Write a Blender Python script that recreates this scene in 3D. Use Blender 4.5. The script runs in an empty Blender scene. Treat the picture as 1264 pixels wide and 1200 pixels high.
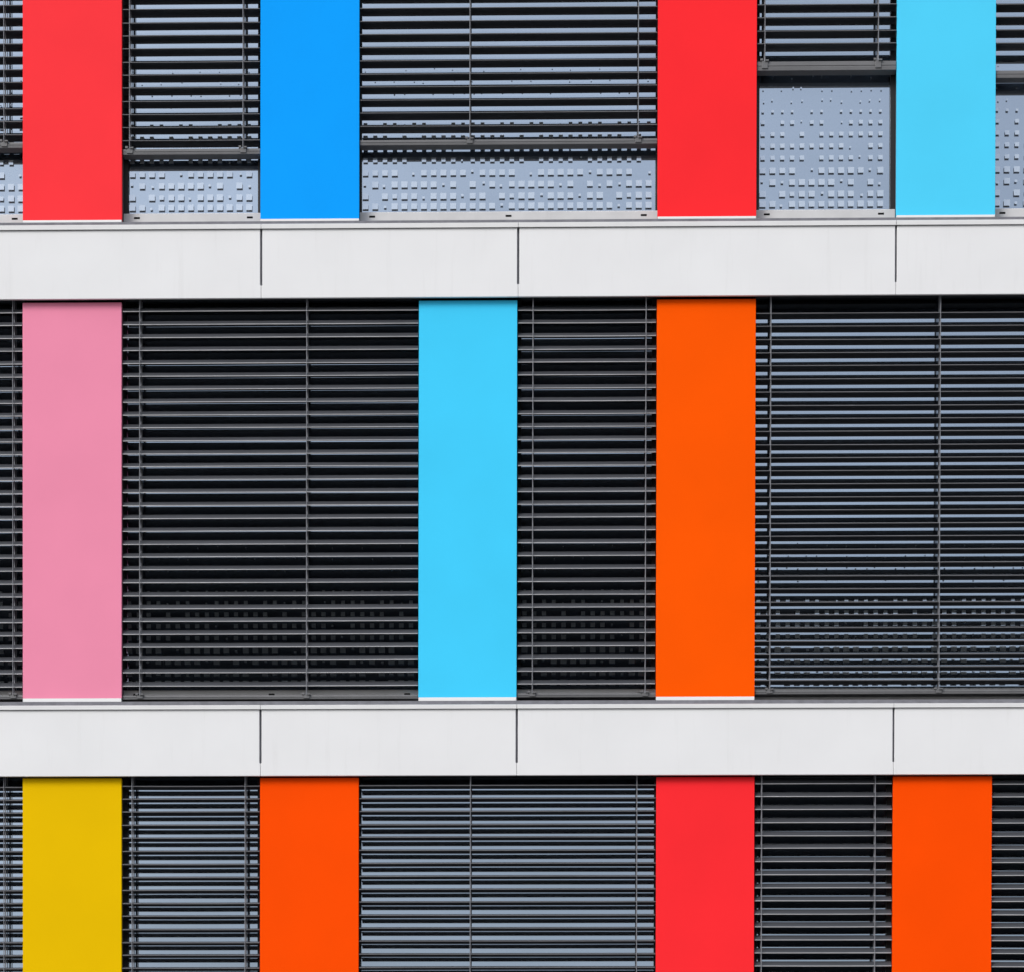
import bpy, bmesh, math, random
from mathutils import Matrix, Vector
random.seed(7)
scene = bpy.context.scene
COL = scene.collection

# ------------------------------------------------------------------ camera
D, S, EYE = 17.4, 0.0055, 1.6          # camera to facade (m), metres per photo pixel, eye height
PITCH, YAW, ROLL = 0.01422512, 0.01699425, 0.00205479
FPX = D / S
def rot(p, y, r):                       # axes: x right, y down, z forward
    cx, sx, cy, sy, cr, sr = math.cos(p), math.sin(p), math.cos(y), math.sin(y), math.cos(r), math.sin(r)
    Rx = Matrix(((1,0,0),(0,cx,-sx),(0,sx,cx))); Ry = Matrix(((cy,0,sy),(0,1,0),(-sy,0,cy))); Rz = Matrix(((cr,-sr,0),(sr,cr,0),(0,0,1)))
    return Rz @ Rx @ Ry
R = rot(PITCH, YAW, ROLL)
def at(px, py, Y=0.0):                  # photo pixel -> (X, Z) on the plane at depth Y
    q = R.transposed() @ Vector(((px-632)/FPX, (py-1800)/FPX, 1))
    return q.x/q.z*(D+Y), EYE - q.y/q.z*(D+Y)
def X(px, py, Y=0.0): return at(px, py, Y)[0]
def Z(px, py, Y=0.0): return at(px, py, Y)[1]

cam_d = bpy.data.cameras.new('camera'); cam = bpy.data.objects.new('camera', cam_d); COL.objects.link(cam)
w = lambda r: Vector((R[r][0], R[r][2], -R[r][1]))
right, down, fwd = w(0), w(1), w(2)
m = Matrix.Identity(4)
for i in range(3):
    m[i][0] = right[i]; m[i][1] = -down[i]; m[i][2] = -fwd[i]
m[0][3], m[1][3], m[2][3] = 0, -D, EYE
cam.matrix_world = m
cam_d.sensor_fit = 'HORIZONTAL'; cam_d.sensor_width = 36
cam_d.lens = 36*FPX/1264; cam_d.shift_y = 1200/1264
cam_d.clip_end = 5000
scene.camera = cam

# ------------------------------------------------------------------ materials
def mat(name, col, rough=0.5, spec=0.3, metal=0.0, var=0.04, scale=3.0, bump=0.0, stretch=None, dirt=0.0):
    M = bpy.data.materials.new(name); M.use_nodes = True
    nt = M.node_tree; b = nt.nodes['Principled BSDF']
    b.inputs['Roughness'].default_value = rough; b.inputs['Metallic'].default_value = metal
    b.inputs['Specular IOR Level'].default_value = spec
    tc = nt.nodes.new('ShaderNodeTexCoord'); mp = nt.nodes.new('ShaderNodeMapping')
    mp.inputs['Scale'].default_value = stretch or (1,1,1)
    nt.links.new(tc.outputs['Object'], mp.inputs['Vector'])
    n = nt.nodes.new('ShaderNodeTexNoise'); n.inputs['Scale'].default_value = scale; n.inputs['Detail'].default_value = 5
    nt.links.new(mp.outputs[0], n.inputs['Vector'])
    r = nt.nodes.new('ShaderNodeMapRange'); r.inputs['From Min'].default_value = .3; r.inputs['From Max'].default_value = .7
    r.inputs['To Min'].default_value = 1-var; r.inputs['To Max'].default_value = 1+var
    nt.links.new(n.outputs['Fac'], r.inputs['Value'])
    v = nt.nodes.new('ShaderNodeVectorMath'); v.operation = 'SCALE'; v.inputs[0].default_value = col[:3]
    nt.links.new(r.outputs[0], v.inputs['Scale'])
    out = v.outputs[0]
    if dirt:                                # faint run-off streaks with a shape of their own
        mp2 = nt.nodes.new('ShaderNodeMapping'); mp2.inputs['Scale'].default_value = (9, 1, .7)
        nt.links.new(tc.outputs['Object'], mp2.inputs['Vector'])
        n2 = nt.nodes.new('ShaderNodeTexNoise'); n2.inputs['Scale'].default_value = 1.6; n2.inputs['Detail'].default_value = 7; n2.inputs['Roughness'].default_value = .65
        nt.links.new(mp2.outputs[0], n2.inputs['Vector'])
        r2 = nt.nodes.new('ShaderNodeMapRange'); r2.inputs['From Min'].default_value = .56; r2.inputs['From Max'].default_value = .8
        r2.inputs['To Min'].default_value = 0; r2.inputs['To Max'].default_value = dirt
        nt.links.new(n2.outputs['Fac'], r2.inputs['Value'])
        mx = nt.nodes.new('ShaderNodeMix'); mx.data_type = 'RGBA'
        nt.links.new(r2.outputs[0], mx.inputs['Factor']); nt.links.new(out, mx.inputs['A']); mx.inputs['B'].default_value = (.38,.37,.35,1)
        out = mx.outputs['Result']
    nt.links.new(out, b.inputs['Base Color'])
    # roughness follows the same noise a little
    rr = nt.nodes.new('ShaderNodeMapRange'); rr.inputs['To Min'].default_value = rough-.05; rr.inputs['To Max'].default_value = rough+.05
    nt.links.new(n.outputs['Fac'], rr.inputs['Value']); nt.links.new(rr.outputs[0], b.inputs['Roughness'])
    if bump:
        bp = nt.nodes.new('ShaderNodeBump'); bp.inputs['Strength'].default_value = bump; bp.inputs['Distance'].default_value = .01
        nt.links.new(n.outputs['Fac'], bp.inputs['Height']); nt.links.new(bp.outputs[0], b.inputs['Normal'])
    return M
M = {}
M['white'] = mat('white_cladding', (.74,.74,.745), .55, .2, var=.022, scale=2.3, dirt=.14)
M['coping'] = mat('white_coping', (.68,.68,.68), .5, .25, var=.03, scale=6, dirt=.12)
M['flash'] = mat('white_flashing', (.78,.78,.78), .5, .2, var=.01)
M['gasket'] = mat('grey_joint_seal', (.17,.17,.19), .7, .2, var=.15, scale=20)
M['alu'] = mat('pale_aluminium_sill', (.58,.575,.58), .45, .3, var=.05, scale=8, dirt=.2)
M['frame'] = mat('black_window_frame', (.015,.015,.016), .5, .3)
M['reveal'] = mat('grey_reveal', (.15,.155,.17), .6, .2)
M['dark'] = mat('dark_cavity', (.012,.012,.012), .9, .05)
M['core'] = mat('facade_core', (.03,.03,.03), .9, .05)
M['slat'] = mat('anthracite_slat', (.062,.065,.074), .36, .45, .15, var=.10, scale=2.5, stretch=(.6,6,6))
M['rail'] = mat('grey_blind_rail', (.13,.13,.135), .45, .35, var=.08, scale=6)
M['edge_highlight'] = mat('slat_edge_highlight', (.42,.42,.43), .42, .4, .2, var=.18, scale=2)  # highlight line along the rolled edge, painted into the colour
M['faint_edge_highlight'] = mat('faint_slat_edge_highlight', (.15,.15,.16), .45, .4, .1, var=.2, scale=2)  # fainter painted highlight for the edges of the flat slats
M['cord'] = mat('grey_cord', (.20,.205,.225), .6, .2)
M['frit'] = mat('pale_printed_dot', (.50,.56,.61), .6, .2, var=.06, scale=9)
def make_frit():                         # fired enamel dot: glossy like the glass it sits on
    m = bpy.data.materials.new('printed_enamel_dot'); m.use_nodes = True; nt = m.node_tree; nt.nodes.clear()
    o = nt.nodes.new('ShaderNodeOutputMaterial')
    d = nt.nodes.new('ShaderNodeBsdfDiffuse'); g = nt.nodes.new('ShaderNodeBsdfGlossy')
    g.inputs['Roughness'].default_value = .08; g.inputs['Color'].default_value = (.60,.68,.80,1)
    tc = nt.nodes.new('ShaderNodeTexCoord'); n = nt.nodes.new('ShaderNodeTexNoise'); n.inputs['Scale'].default_value = 7
    r = nt.nodes.new('ShaderNodeMixRGB'); r.inputs['Color1'].default_value = (.32,.36,.39,1); r.inputs['Color2'].default_value = (.44,.48,.50,1)
    nt.links.new(tc.outputs['Object'], n.inputs['Vector']); nt.links.new(n.outputs['Fac'], r.inputs['Fac']); nt.links.new(r.outputs[0], d.inputs['Color'])
    a = nt.nodes.new('ShaderNodeMixShader'); a.inputs['Fac'].default_value = .55
    nt.links.new(d.outputs[0], a.inputs[1]); nt.links.new(g.outputs[0], a.inputs[2])
    nt.links.new(a.outputs[0], o.inputs['Surface'])
    return m
M['frit'] = make_frit(); M['frit_back'] = mat('enamel_back', (.27,.28,.30), .8, .1)
M['paint'] = {}
PC = {'red': (.93,.040,.050), 'scarlet': (.93,.026,.033), 'blue': (.004,.33,.93), 'cyan': (.055,.58,.90), 'pale_cyan': (.078,.60,.88), 'pink': (.80,.255,.385),
      'orange': (.93,.092,.0005), 'yellow': (.76,.47,.0006), 'deep_orange': (.93,.070,.0006)}
for k, c in PC.items(): M['paint'][k] = mat(k+'_panel_coating', c, .6, .02, var=.03, scale=1.7)

def glass_mirror():                      # solar-control coating on the inner pane: part mirror, dark room behind it
    m = bpy.data.materials.new('coated_glass'); m.use_nodes = True; nt = m.node_tree; nt.nodes.clear()
    o = nt.nodes.new('ShaderNodeOutputMaterial'); mx = nt.nodes.new('ShaderNodeMixShader')
    g = nt.nodes.new('ShaderNodeBsdfGlossy'); g.inputs['Roughness'].default_value = 0.0; g.inputs['Color'].default_value = (.69,.80,.96,1)
    d = nt.nodes.new('ShaderNodeBsdfDiffuse'); d.inputs['Color'].default_value = (.006,.007,.008,1)
    tc = nt.nodes.new('ShaderNodeTexCoord'); n = nt.nodes.new('ShaderNodeTexNoise'); n.inputs['Scale'].default_value = 1.1; n.inputs['Detail'].default_value = 1
    nt.links.new(tc.outputs['Object'], n.inputs['Vector'])
    bp = nt.nodes.new('ShaderNodeBump'); bp.inputs['Strength'].default_value = .07; bp.inputs['Distance'].default_value = .004
    nt.links.new(n.outputs['Fac'], bp.inputs['Height']); nt.links.new(bp.outputs[0], g.inputs['Normal'])
    mx.inputs['Fac'].default_value = GLASS_R
    nt.links.new(d.outputs[0], mx.inputs[1]); nt.links.new(g.outputs[0], mx.inputs[2]); nt.links.new(mx.outputs[0], o.inputs['Surface'])
    return m
def glass_clear():
    m = bpy.data.materials.new('clear_glass'); m.use_nodes = True; nt = m.node_tree; nt.nodes.clear()
    o = nt.nodes.new('ShaderNodeOutputMaterial'); mx = nt.nodes.new('ShaderNodeMixShader')
    g = nt.nodes.new('ShaderNodeBsdfGlossy'); g.inputs['Roughness'].default_value = 0.0; g.inputs['Color'].default_value = (1,1,1,1)
    t = nt.nodes.new('ShaderNodeBsdfTransparent'); t.inputs['Color'].default_value = (.98,.99,.99,1)
    mx.inputs['Fac'].default_value = .03
    nt.links.new(t.outputs[0], mx.inputs[1]); nt.links.new(g.outputs[0], mx.inputs[2]); nt.links.new(mx.outputs[0], o.inputs['Surface'])
    return m
GLASS_R = .50
M['mirror'] = glass_mirror(); M['clear'] = glass_clear()

# ------------------------------------------------------------------ helpers
def link(name, bm, material, parent=None, bevel=0.0):
    bmesh.ops.recalc_face_normals(bm, faces=bm.faces)
    me = bpy.data.meshes.new(name); bm.to_mesh(me); bm.free(); me.materials.append(material)
    o = bpy.data.objects.new(name, me); COL.objects.link(o)
    if parent:
        o.parent = parent
        o.matrix_parent_inverse = parent_world(parent).inverted()
    if bevel:
        b = o.modifiers.new('bevel', 'BEVEL'); b.width = bevel; b.segments = 2; b.limit_method = 'ANGLE'
    return o
def parent_world(p):
    m = Matrix.Translation(p.location) if p.type == 'EMPTY' else Matrix.Identity(4)
    q = p
    return m
def empty(name, loc):
    o = bpy.data.objects.new(name, None); COL.objects.link(o); o.location = loc; return o
def box(bm, x0, x1, y0, y1, z0, z1):
    if x0 > x1: x0, x1 = x1, x0
    if z0 > z1: z0, z1 = z1, z0
    v = [bm.verts.new(p) for p in ((x0,y0,z0),(x1,y0,z0),(x1,y1,z0),(x0,y1,z0),(x0,y0,z1),(x1,y0,z1),(x1,y1,z1),(x0,y1,z1))]
    for f in ((0,1,5,4),(1,2,6,5),(2,3,7,6),(3,0,4,7),(4,5,6,7),(3,2,1,0)): bm.faces.new([v[i] for i in f])
def boxes(*bs):
    bm = bmesh.new()
    for b in bs: box(bm, *b)
    return bm
def prism_y(bm, pts, y0, y1):            # outline in X,Z extruded along Y
    a = [bm.verts.new((x,y0,z)) for x,z in pts]; b = [bm.verts.new((x,y1,z)) for x,z in pts]
    bm.faces.new(a); bm.faces.new(b[::-1])
    for i in range(len(pts)):
        j = (i+1)%len(pts); bm.faces.new((a[j],a[i],b[i],b[j]))
def prism_x(bm, pts, x0, x1, bend=0.0, n=1):             # outline in Y,Z extruded along X (sagging by bend in the middle)
    rings = []
    for k in range(n+1):
        t = k/n; dz = -bend*4*t*(1-t)
        rings.append([bm.verts.new((x0+(x1-x0)*t, y, z+dz)) for y,z in pts])
    bm.faces.new(rings[0]); bm.faces.new(rings[-1][::-1])
    for a, b in zip(rings, rings[1:]):
        for i in range(len(pts)):
            j = (i+1)%len(pts); bm.faces.new((a[j],a[i],b[i],b[j]))
def cyl_z(bm, x, y, r, z0, z1, n=8):
    a = [bm.verts.new((x+r*math.cos(2*math.pi*i/n), y+r*math.sin(2*math.pi*i/n), z0)) for i in range(n)]
    b = [bm.verts.new((v.co.x, v.co.y, z1)) for v in a]
    bm.faces.new(a[::-1]); bm.faces.new(b)
    for i in range(n): j=(i+1)%n; bm.faces.new((a[i],a[j],b[j],b[i]))

# ------------------------------------------------------------------ levels (all measured on the facade planes)
STOREY = Z(632, 275.3) - Z(632, 870.0)
def band(top, lip, face, bot): return dict(lip_top=Z(632,top), lip_bot=Z(632,lip), face_top=Z(632,face)+.006, bot=Z(632,bot))
B1 = band(275.3, 281.2, 282.4, 366.2); B2 = band(870.0, 875.2, 876.4, 957.2)
shift = lambda b, d: {k: v+d for k, v in b.items()}
B0, B3 = shift(B1, STOREY), shift(B2, -STOREY)
XL, XR = X(-190, 600), X(1430, 600)      # the modelled stretch of the facade ends just outside the frame
YP, YG = 0.045, 0.178                     # coloured panels, coated pane
YF = YG - .013                           # outer pane with its printed dots
YS = YG - .082                           # centre line of the blinds

building = empty('office_building', (0, 0, 0))
building['label'] = 'office building with white bands, coloured panels and louvred windows'
building['category'] = 'building'

# core behind everything, end piers
bm = boxes((XL-.6, XR+.6, .32, 6.0, 0, B0['face_top']+.3))
link('core_wall', bm, M['core'], building)
bm = boxes((XL-.6, XL-.01, .02, .319, 0, B0['face_top']))
link('end_wall', bm, M['white'], building)
link('end_wall', boxes((XR+.01, XR+.6, .02, .319, 0, B0['face_top'])), M['white'], building)
bm = boxes((XL, XR, .05, .319, .02, B3['bot']-.02))
link('ground_floor_wall', bm, M['reveal'], building)

# ------------------------------------------------------------------ white bands
def make_band(b, joints, ydark):
    xs = [XL-.6] + joints + [XR+.6]
    zj = b['bot'] + .085                 # below this the joint closes to a hairline
    for i in range(len(xs)-1):
        g0 = .0075 if i else 0; g1 = .0075 if i < len(xs)-2 else 0
        if i == 3: g0 = .0065
        if i == 2 and len(xs) > 4: g1 = .0065
        h0 = .001 if i else 0; h1 = .001 if i < len(xs)-2 else 0
        x0, x1 = xs[i], xs[i+1]
        bm = bmesh.new()
        prism_y(bm, [(x0+g0,b['face_top']),(x1-g1,b['face_top']),(x1-g1,zj),(x1-h1,zj),(x1-h1,b['bot']),(x0+h0,b['bot']),(x0+h0,zj),(x0+g0,zj)], 0, .018)
        p = link('cladding_panel', bm, M['white'], building, .0025)
        bm = bmesh.new()
        prism_x(bm, [(-.012,b['lip_bot']),(-.012,b['lip_top']-.003),(-.008,b['lip_top']),(.06,b['lip_top']+.004),(.06,b['lip_top']-.004),(-.004,b['lip_top']-.007),(-.004,b['lip_bot'])], x0+h0*1.5, x1-h1*1.5)
        link('coping', bm, M['coping'], p)
    # seal behind the joints and the upstand above the coping
    g = bmesh.new()
    box(g, XL-.6, XR+.6, .0195, .0300, b['bot']+.01, b['lip_bot']+.012)
    box(g, XL, XR, .0305, .0350, b['lip_top']+.006, b['lip_top']+.036)
    link('joint_seal', g, M['gasket'], building)
    link('floor_slab_edge', boxes((XL, XR, .062, .319, b['bot']+.10, b['lip_top']-.06)), M['dark'], building)
make_band(B0, [X(322,317), X(638.9,317), X(1105.2,317)], 0)
make_band(B1, [X(322.4,317), X(639.7,317), X(1106,317)], 0)
make_band(B2, [X(321.5,910), X(637.9,910), X(1103,910)], 0)
make_band(B3, [X(321.5,910), X(637.9,910), X(1103,910)], 0)

# ------------------------------------------------------------------ coloured panels
def panel(color, x0, x1, yref, ztop, zbot, zflash, label):
    a, b = X(x0, yref, YP), X(x1, yref, YP)
    p = link('colour_panel', boxes((a, b, YP, YP+.035, zbot, ztop)), M['paint'][color], building, .002)
    p['label'] = label
    p.data.materials.append(M['reveal']); p.data.polygons[2].material_index = 1
    link('reveal', boxes((a+.006, b-.006, YP+.0355, .319, zflash-.03, ztop)), M['reveal'], p)
    link('base_flashing', boxes((a+.001, b-.001, YP-.004, YP+.033, zflash, zbot-.001)), M['flash'], p, .0015)
Zr1b, Zr1f = Z(632, 268.6, YP), Z(632, 272.6, YP)-.02
Zr2b, Zr2f = Z(632, 860.7, YP), Z(632, 866.5, YP)-.02
Zr3b, Zr3f = Zr2b-STOREY, Zr2f-STOREY
rows = {
 1: (130, B0['bot']+.03, Zr1b, Zr1f, [('red',28,150.3,'red panel left of the narrow window'),('blue',321.5,443.5,'strong blue panel'),('scarlet',812,934,'red panel between the wide window and the half raised blind'),('pale_cyan',1107,1229,'sky blue panel at the right')]),
 2: (620, B1['bot']-.004, Zr2b, Zr2f, [('pink',28,150,'pink panel'),('cyan',516.8,638,'sky blue full height panel'),('orange',810.3,932.2,'orange full height panel')]),
 3: (1080, B2['bot']-.002, Zr3b, Zr3f, [('yellow',28,150,'mustard yellow panel'),('deep_orange',321,442.7,'deep orange panel under the second joint'),('scarlet',809.8,931,'bright red panel under the lower band'),('deep_orange',1102,1224,'deep orange panel at the right')])}
for r, (yref, zt, zb, zf, ps) in rows.items():
    for c, x0, x1, lab in ps: panel(c, x0, x1, yref, zt, zb, zf, lab)

# ------------------------------------------------------------------ windows with printed dots
PAT = ['11s111111111', '101m11s111s1', 's1s11111s101', '11110s11111s', '1111101111s1', '111111111s01', '111010111111', '1011s110s111',
       'mmmm0mm0mmmm', 'ss0ss0sss0ss', 's0sss0ss0sss', '0s0s0ss00s0s', 's000s00s0s00']
SIZE = [.0415,.0415,.041,.040,.030,.030,.029,.026,.017,.013,.012,.010,.009]
STEP = [0,.068,.079,.079,.086,.081,.079,.079,.074,.075,.077,.077,.077]
def window(xa, xb, yref, zhead, zsill_bot, zsill_top, slots, frames=True):
    x0, x1 = X(xa, yref, YP)-.004, X(xb, yref, YP)+.004
    inset = .027 if abs(xb-xa) < 200 else .008
    fi0, fi1 = x0+.004+inset, x1-.004-inset-.002
    if xa < -100: x0 = XL
    if xb > 1300: x1 = XR
    wnd = empty('window', (x0, YG, zsill_bot)); wnd.parent = building
    wnd_parent = wnd
    def sub(name, bm, m, bev=0):
        bmesh.ops.translate(bm, verts=bm.verts, vec=(-x0, -YG, -zsill_bot))
        bmesh.ops.recalc_face_normals(bm, faces=bm.faces)
        me = bpy.data.meshes.new(name); bm.to_mesh(me); bm.free(); me.materials.append(m)
        o = bpy.data.objects.new(name, me); COL.objects.link(o); o.parent = wnd_parent
        if bev:
            b = o.modifiers.new('bevel','BEVEL'); b.width = bev; b.segments = 2
        return o
    fw = .024
    e = .003                                  # frames run a little behind the panels
    sub('pane', boxes((x0-e, x1+e, YG, YG+.012, zsill_top-.01, zhead+.02)), M['mirror'])
    bm = bmesh.new()
    v = [bm.verts.new(p) for p in ((x0-e,YF,zsill_top-.01),(x1+e,YF,zsill_top-.01),(x1+e,YF,zhead+.02),(x0-e,YF,zhead+.02))]; bm.faces.new(v)
    pane_bm = bm
    sub('frame', boxes((x0-e, fi0, YG-.031, YG-.0015, zsill_top+.001, zhead-.001), (fi1, x1+e, YG-.031, YG-.0015, zsill_top+.001, zhead-.001), (x0-e, x1+e, YG-.031, YG-.0015, zhead, zhead+.05)), M['frame'], .002)
    bm = bmesh.new()
    prism_x(bm, [(.136,zsill_bot),(.136,zsill_top-.006),(.142,zsill_top),(YG-.001,zsill_top+.001),(YG-.001,zsill_bot)], x0+.002, x1-.002)
    s = sub('sill', bm, M['alu'], .0)
    for px in slots:
        xx = X(px, yref, .136)
        zc = zsill_bot + (zsill_top-zsill_bot)*.58
        bm = bmesh.new()
        sub('drain_slot', boxes((xx-.021, xx+.021, .1345, .1405, zc-.0075, zc+.0075)), M['dark'], .003)
    bm = pane_bm; c = 0
    xx = fi0 + .025
    while xx < fi1 - .012:
        z = zsill_top + .050 - .0
        for r in range(len(PAT)):
            z += STEP[r]; ch = PAT[r][c % 12]; h = SIZE[r]/2
            if ch == '0': continue
            cx, cz = xx, z
            if ch == 's' : cx, cz, h = xx+random.uniform(-.008,.008), z+random.uniform(-.012,.012), h*(.42 if r < 8 else .8)
            if ch == 'm' : h = h*.75 if r < 8 else h
            h *= random.uniform(.94,1.04)
            if cx+h < fi1+.004: box(bm, cx-h, cx+h, YF-.0012, YF-.0004, cz-h*.96, cz+h*.96)
        c += 1; xx += .0665
    for k, f in enumerate(bm.faces):         # face 0 is the glass; the third face of each little box is the dark back of the enamel
        f.material_index = 0 if k == 0 else (2 if (k-1) % 6 == 2 else 1)
    o = sub('outer_pane', bm, M['clear']); o.data.materials.append(M['frit']); o.data.materials.append(M['frit_back'])
    return x0, x1
Zs1b, Zs1t = Z(632, 273, .136)-.01, Z(632, 260.5, .136)
Zs2b, Zs2t = Zs1b-STOREY, Zs1t-STOREY
Zs3b, Zs3t = Zs1b-2*STOREY, Zs1t-2*STOREY
h1, h2, h3 = B0['bot']+.055, B1['bot']+.055, B2['bot']+.055
window(-190, 28, 130, h1, Zs1b, Zs1t, [18])
window(150.3, 321.5, 130, h1, Zs1b, Zs1t, [169, 308.5])
window(443.5, 812, 130, h1, Zs1b, Zs1t, [459.5, 628, 795])
window(934, 1107, 130, h1, Zs1b, Zs1t, [947, 1088])
window(1229, 1430, 130, h1, Zs1b, Zs1t, [1238])
window(-190, 28, 620, h2, Zs2b, Zs2t, [])
window(150, 516.8, 620, h2, Zs2b, Zs2t, [168, 335.5, 503])
window(638, 810.3, 620, h2, Zs2b, Zs2t, [653, 791])
window(932.2, 1430, 620, h2, Zs2b, Zs2t, [944, 1110])
window(-190, 28, 1080, h3, Zs3b, Zs3t, [])
window(150, 321, 1080, h3, Zs3b, Zs3t, [])
window(442.7, 809.8, 1080, h3, Zs3b, Zs3t, [])
window(931, 1102, 1080, h3, Zs3b, Zs3t, [])
window(1224, 1430, 1080, h3, Zs3b, Zs3t, [])

# ------------------------------------------------------------------ venetian blinds hanging in front of the windows
SW = .093                                     # slat width
def slat_outline(t):                          # curved slat with rolled edges, tilt t (front edge down when positive), centred on 0,0
    n = 9; top = []; bot = []; rise = .0135; th = .0011
    for k in range(n+1):
        u = -SW/2 + SW*k/n
        z = rise*(1-(2*u/SW)**2) - rise*.5
        top.append((u, z+th)); bot.append((u, z-th))
    bead = .0032
    def bd(cx, cz, a0, a1, n=5): return [(cx+bead*math.cos(a0+(a1-a0)*i/n), cz+bead*math.sin(a0+(a1-a0)*i/n)) for i in range(n+1)]
    zf = -rise*.5
    front = bd(-SW/2, zf-.001, math.radians(300), math.radians(80))      # round the outer edge
    rear = bd(SW/2, zf-.001, math.radians(100), math.radians(-120))
    pts = front + top[1:-1] + rear + bot[1:-1][::-1]
    c, s = math.cos(t), math.sin(t)
    return [(y*c - z*s, y*s + z*c) for y, z in pts]
def blind(xa, xb, yref, y_first, y_last, n, y_rail, rail_h, tilt, cords, zhead, label, extra_up=0, extra_down=0, xm=None, rail_tilt=0.0, bend=0.0):
    xm = xm or (max(xa,0)+min(xb,1264))/2
    x0, x1 = X(xa, yref, YP)+.0035, X(xb, yref, YP)-.0035
    if xa < -100: x0 = XL+.01
    if xb > 1300: x1 = XR-.01
    zf, zl = Z(xm, y_first, YS), Z(xm, y_last, YS)
    pitch = (zf-zl)/(n-1)
    zs = [zl + pitch*i for i in range(-extra_down, n+extra_up)]
    zmin = min(zs)
    zr = Z(xm, y_rail, YS-.03) if y_rail else zmin-.075
    root = empty('venetian_blind', ((x0+x1)/2, YS, zr))
    root['label'] = label; root['category'] = 'window blind'; root['group'] = 'outside blinds hanging in front of the windows'
    ox, oy, oz = root.location
    def sub(name, bm, m, smooth=False, bev=0):
        bmesh.ops.translate(bm, verts=bm.verts, vec=(-ox, -oy, -oz))
        bmesh.ops.recalc_face_normals(bm, faces=bm.faces)
        me = bpy.data.meshes.new(name); bm.to_mesh(me); bm.free(); me.materials.append(m)
        o = bpy.data.objects.new(name, me); COL.objects.link(o); o.parent = root
        if bev:
            b = o.modifiers.new('bevel','BEVEL'); b.width = bev; b.segments = 2
        return o
    bm = bmesh.new()
    for z in zs:
        t = math.radians(tilt + random.gauss(0, .9))
        dz = random.gauss(0, .001)
        e0, e1 = random.uniform(0,.003), random.uniform(0,.003)
        prism_x(bm, [(YS+y, z+dz+q) for y, q in slat_outline(t)], x0+e0, x1-e1, bend=random.uniform(-.001,.0015)+bend, n=6)
    sl = sub('slats', bm, M['slat']); sl.data.materials.append(M['edge_highlight'] if tilt > 10 else M['faint_edge_highlight'])  # tilted slats get the brighter painted edge highlight
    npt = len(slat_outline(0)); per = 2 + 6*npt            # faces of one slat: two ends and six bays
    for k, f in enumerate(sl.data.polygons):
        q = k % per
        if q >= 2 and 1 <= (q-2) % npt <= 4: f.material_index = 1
    # bottom rail: shallow trapezoid profile
    h = rail_h*S
    bm = bmesh.new()
    tl = math.radians(rail_tilt)
    prof = [(-.034,-h*.5),(-.036,-h*.12),(-.033,-h*.10),(-.033,-.0*h),(-.036,.02*h),(-.034,h*.5),(.034,h*.5),(.034,-h*.5)]
    prism_x(bm, [(YS + y*math.cos(tl)-z*math.sin(tl), zr + y*math.sin(tl)+z*math.cos(tl)) for y, z in prof], x0, x1)
    rail = sub('bottom_rail', bm, M['rail'], bev=.0015)
    sub('head_rail', boxes((x0, x1, YS-.035, YS+.035, zhead, zhead+.06)), M['frame'])
    for px in cords:
        xx = X(px, yref, YS-.045)
        bm = bmesh.new()
        cyl_z(bm, xx, YS-SW/2-.0045, .0027, zr+h*.4, zhead+.02)
        cyl_z(bm, xx+.002, YS+SW/2+.0045, .0026, zr+h*.4, zhead+.02)
        box(bm, xx-.0040, xx+.0040, YS-.0015, YS+.0015, zr+h*.4, zhead+.02)     # lifting tape through the slats
        sub('cord', bm, M['cord'])
        bm = bmesh.new()
        box(bm, xx-.020, xx+.020, YS-.042, YS-.0365, zr-h*.30, zr+h*.52)
        box(bm, xx-.030, xx-.012, YS-.046, YS-.030, zr+h*.52, zr+h*.52+.014)
        box(bm, xx+.004, xx+.026, YS-.050, YS-.030, zr+h*.45, zr+h*.45+.010)
        sub('cord_clip', bm, M['rail'], bev=.0015)
    return root
hh1, hh2, hh3 = B0['bot']+.03, B1['bot']+.035, B2['bot']+.03
T0, T1, T2 = 1, 30, 27
# row 1 (half raised)
blind(-190, 28, 130, 9.5, 169, 11, 179.5, 7, T0, [5, -60], hh1, 'half raised blind at the left edge beside the upper left red panel', extra_up=14, xm=14)
blind(150.3, 321.5, 130, 14.8, 176, 11, 187.5, 7, T0, [160, 300], hh1, 'half raised blind between the red panel and the strong blue panel', extra_up=14)
blind(443.5, 812, 130, 12.3, 157.6, 10, 175.5, 6.5, T0, [580, 788], hh1, 'wide half raised blind between the strong blue panel and the upper red panel', extra_up=14, xm=627)
blind(934, 1107, 130, 8.6, 56.8, 4, 81.5, 11, T0, [944, 1084], hh1, 'narrow blind raised highest, beside the upper sky blue panel above a dotted pane', extra_up=14)
blind(1229, 1430, 130, 8.2, 56.0, 4, 92, 9, T0, [1300], hh1, 'half raised blind at the right edge beside the upper sky blue panel', extra_up=14, xm=1246)
# row 2 (lowered)
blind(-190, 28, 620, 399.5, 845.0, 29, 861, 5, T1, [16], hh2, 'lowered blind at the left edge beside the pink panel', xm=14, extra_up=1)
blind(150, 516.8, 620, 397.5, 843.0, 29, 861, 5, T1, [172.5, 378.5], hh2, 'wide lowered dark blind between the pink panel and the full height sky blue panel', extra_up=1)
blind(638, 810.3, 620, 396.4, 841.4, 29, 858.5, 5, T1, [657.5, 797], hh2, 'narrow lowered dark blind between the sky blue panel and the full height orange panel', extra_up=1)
blind(932.2, 1430, 620, 404.5, 840.6, 28, 854.5, 5, T0, [951, 1160], hh2, 'wide lowered blind right of the full height orange panel, with bluish glass behind', extra_up=1)
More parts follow.
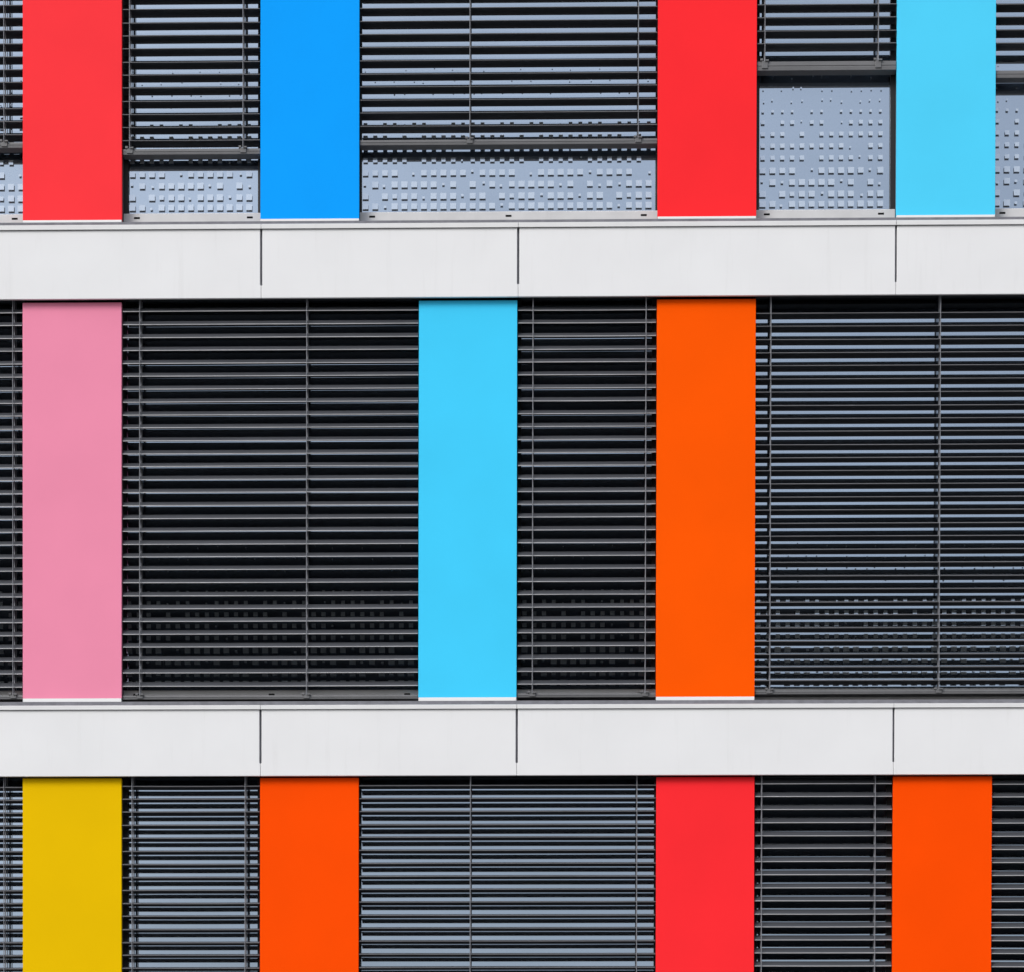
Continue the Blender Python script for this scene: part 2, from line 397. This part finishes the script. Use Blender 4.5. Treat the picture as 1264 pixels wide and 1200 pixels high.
# row 3 (lowered)
blind(-190, 28, 1080, 1004.5, 1196, 13, None, 5, T0, [5], hh3+.012, 'lowered blind at the left edge beside the mustard yellow panel', extra_up=2, extra_down=13, xm=14)
blind(150, 321, 1080, 987.5, 1195.5, 14, None, 5, T0, [163, 302.5], hh3+.012, 'narrow lowered blind between the mustard yellow panel and the deep orange panel', extra_up=1, extra_down=13)
blind(442.7, 809.8, 1080, 986.3, 1193.8, 14, None, 5, T0, [580.5, 786], hh3+.012, 'wide lowered blind between the deep orange panel and the lower red panel', extra_up=1, extra_down=13)
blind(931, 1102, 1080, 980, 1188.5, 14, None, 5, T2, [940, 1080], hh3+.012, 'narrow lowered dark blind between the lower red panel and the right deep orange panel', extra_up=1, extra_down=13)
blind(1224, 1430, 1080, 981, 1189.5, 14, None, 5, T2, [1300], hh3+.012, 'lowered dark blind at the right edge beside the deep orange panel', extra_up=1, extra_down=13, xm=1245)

# ------------------------------------------------------------------ ground
bm = bmesh.new()
v = [bm.verts.new(p) for p in ((-900,-900,0),(900,-900,0),(900,900,0),(-900,900,0))]; bm.faces.new(v)
g = link('ground', bm, mat('pale_paving', (.17,.167,.16), .85, .2, var=.15, scale=.6)); g['kind'] = 'structure'

# ------------------------------------------------------------------ light
SUN_EL, SUN_AZ = 36, 222                      # azimuth clockwise from +Y: behind the camera, slightly to the left
wd = bpy.data.worlds.new('World'); scene.world = wd; wd.use_nodes = True; nt = wd.node_tree
bg = nt.nodes['Background']; sky = nt.nodes.new('ShaderNodeTexSky'); sky.sky_type = 'NISHITA'; sky.sun_disc = False
sky.sun_elevation = math.radians(SUN_EL); sky.sun_rotation = math.radians(SUN_AZ)
sky.air_density = 1.0; sky.dust_density = 1.2; sky.ozone_density = 1.0
hs = nt.nodes.new('ShaderNodeHueSaturation'); hs.inputs['Saturation'].default_value = .35
nt.links.new(sky.outputs[0], hs.inputs['Color']); 
# overcast: darker towards the horizon (CIE), with soft broken cloud
tc = nt.nodes.new('ShaderNodeTexCoord'); sx = nt.nodes.new('ShaderNodeSeparateXYZ'); nt.links.new(tc.outputs['Generated'], sx.inputs[0])
ma = nt.nodes.new('ShaderNodeMath'); ma.operation = 'MAXIMUM'; ma.inputs[1].default_value = 0; nt.links.new(sx.outputs['Z'], ma.inputs[0])
mm = nt.nodes.new('ShaderNodeMath'); mm.operation = 'MULTIPLY_ADD'; mm.inputs[1].default_value = 1.75; mm.inputs[2].default_value = .32; nt.links.new(ma.outputs[0], mm.inputs[0])
cn = nt.nodes.new('ShaderNodeTexNoise'); cn.inputs['Scale'].default_value = 5; cn.inputs['Detail'].default_value = 4
cm = nt.nodes.new('ShaderNodeMapping'); cm.inputs['Scale'].default_value = (1,1,2.5)
nt.links.new(tc.outputs['Generated'], cm.inputs['Vector']); nt.links.new(cm.outputs[0], cn.inputs['Vector'])
cr = nt.nodes.new('ShaderNodeMapRange'); cr.inputs['From Min'].default_value = .3; cr.inputs['From Max'].default_value = .7; cr.inputs['To Min'].default_value = .84; cr.inputs['To Max'].default_value = 1.16
nt.links.new(cn.outputs['Fac'], cr.inputs['Value'])
mu = nt.nodes.new('ShaderNodeMath'); mu.operation = 'MULTIPLY'; nt.links.new(mm.outputs[0], mu.inputs[0]); nt.links.new(cr.outputs[0], mu.inputs[1])
vm = nt.nodes.new('ShaderNodeVectorMath'); vm.operation = 'SCALE'; nt.links.new(hs.outputs[0], vm.inputs[0]); nt.links.new(mu.outputs[0], vm.inputs['Scale'])
nt.links.new(vm.outputs[0], bg.inputs['Color'])
bg.inputs['Strength'].default_value = .15
sd = bpy.data.lights.new('sun', 'SUN'); sd.energy = 1.5; sd.angle = math.radians(25); sd.color = (1, .965, .92)
sun = bpy.data.objects.new('sun', sd); COL.objects.link(sun)
a, e = math.radians(SUN_AZ), math.radians(SUN_EL)
dirv = Vector((math.sin(a)*math.cos(e), math.cos(a)*math.cos(e), math.sin(e)))
sun.rotation_euler = (-dirv).to_track_quat('-Z', 'Y').to_euler()
vs = scene.view_settings; vs.view_transform = 'Standard'; vs.look = 'None'; vs.gamma = 1; vs.exposure = 0.30
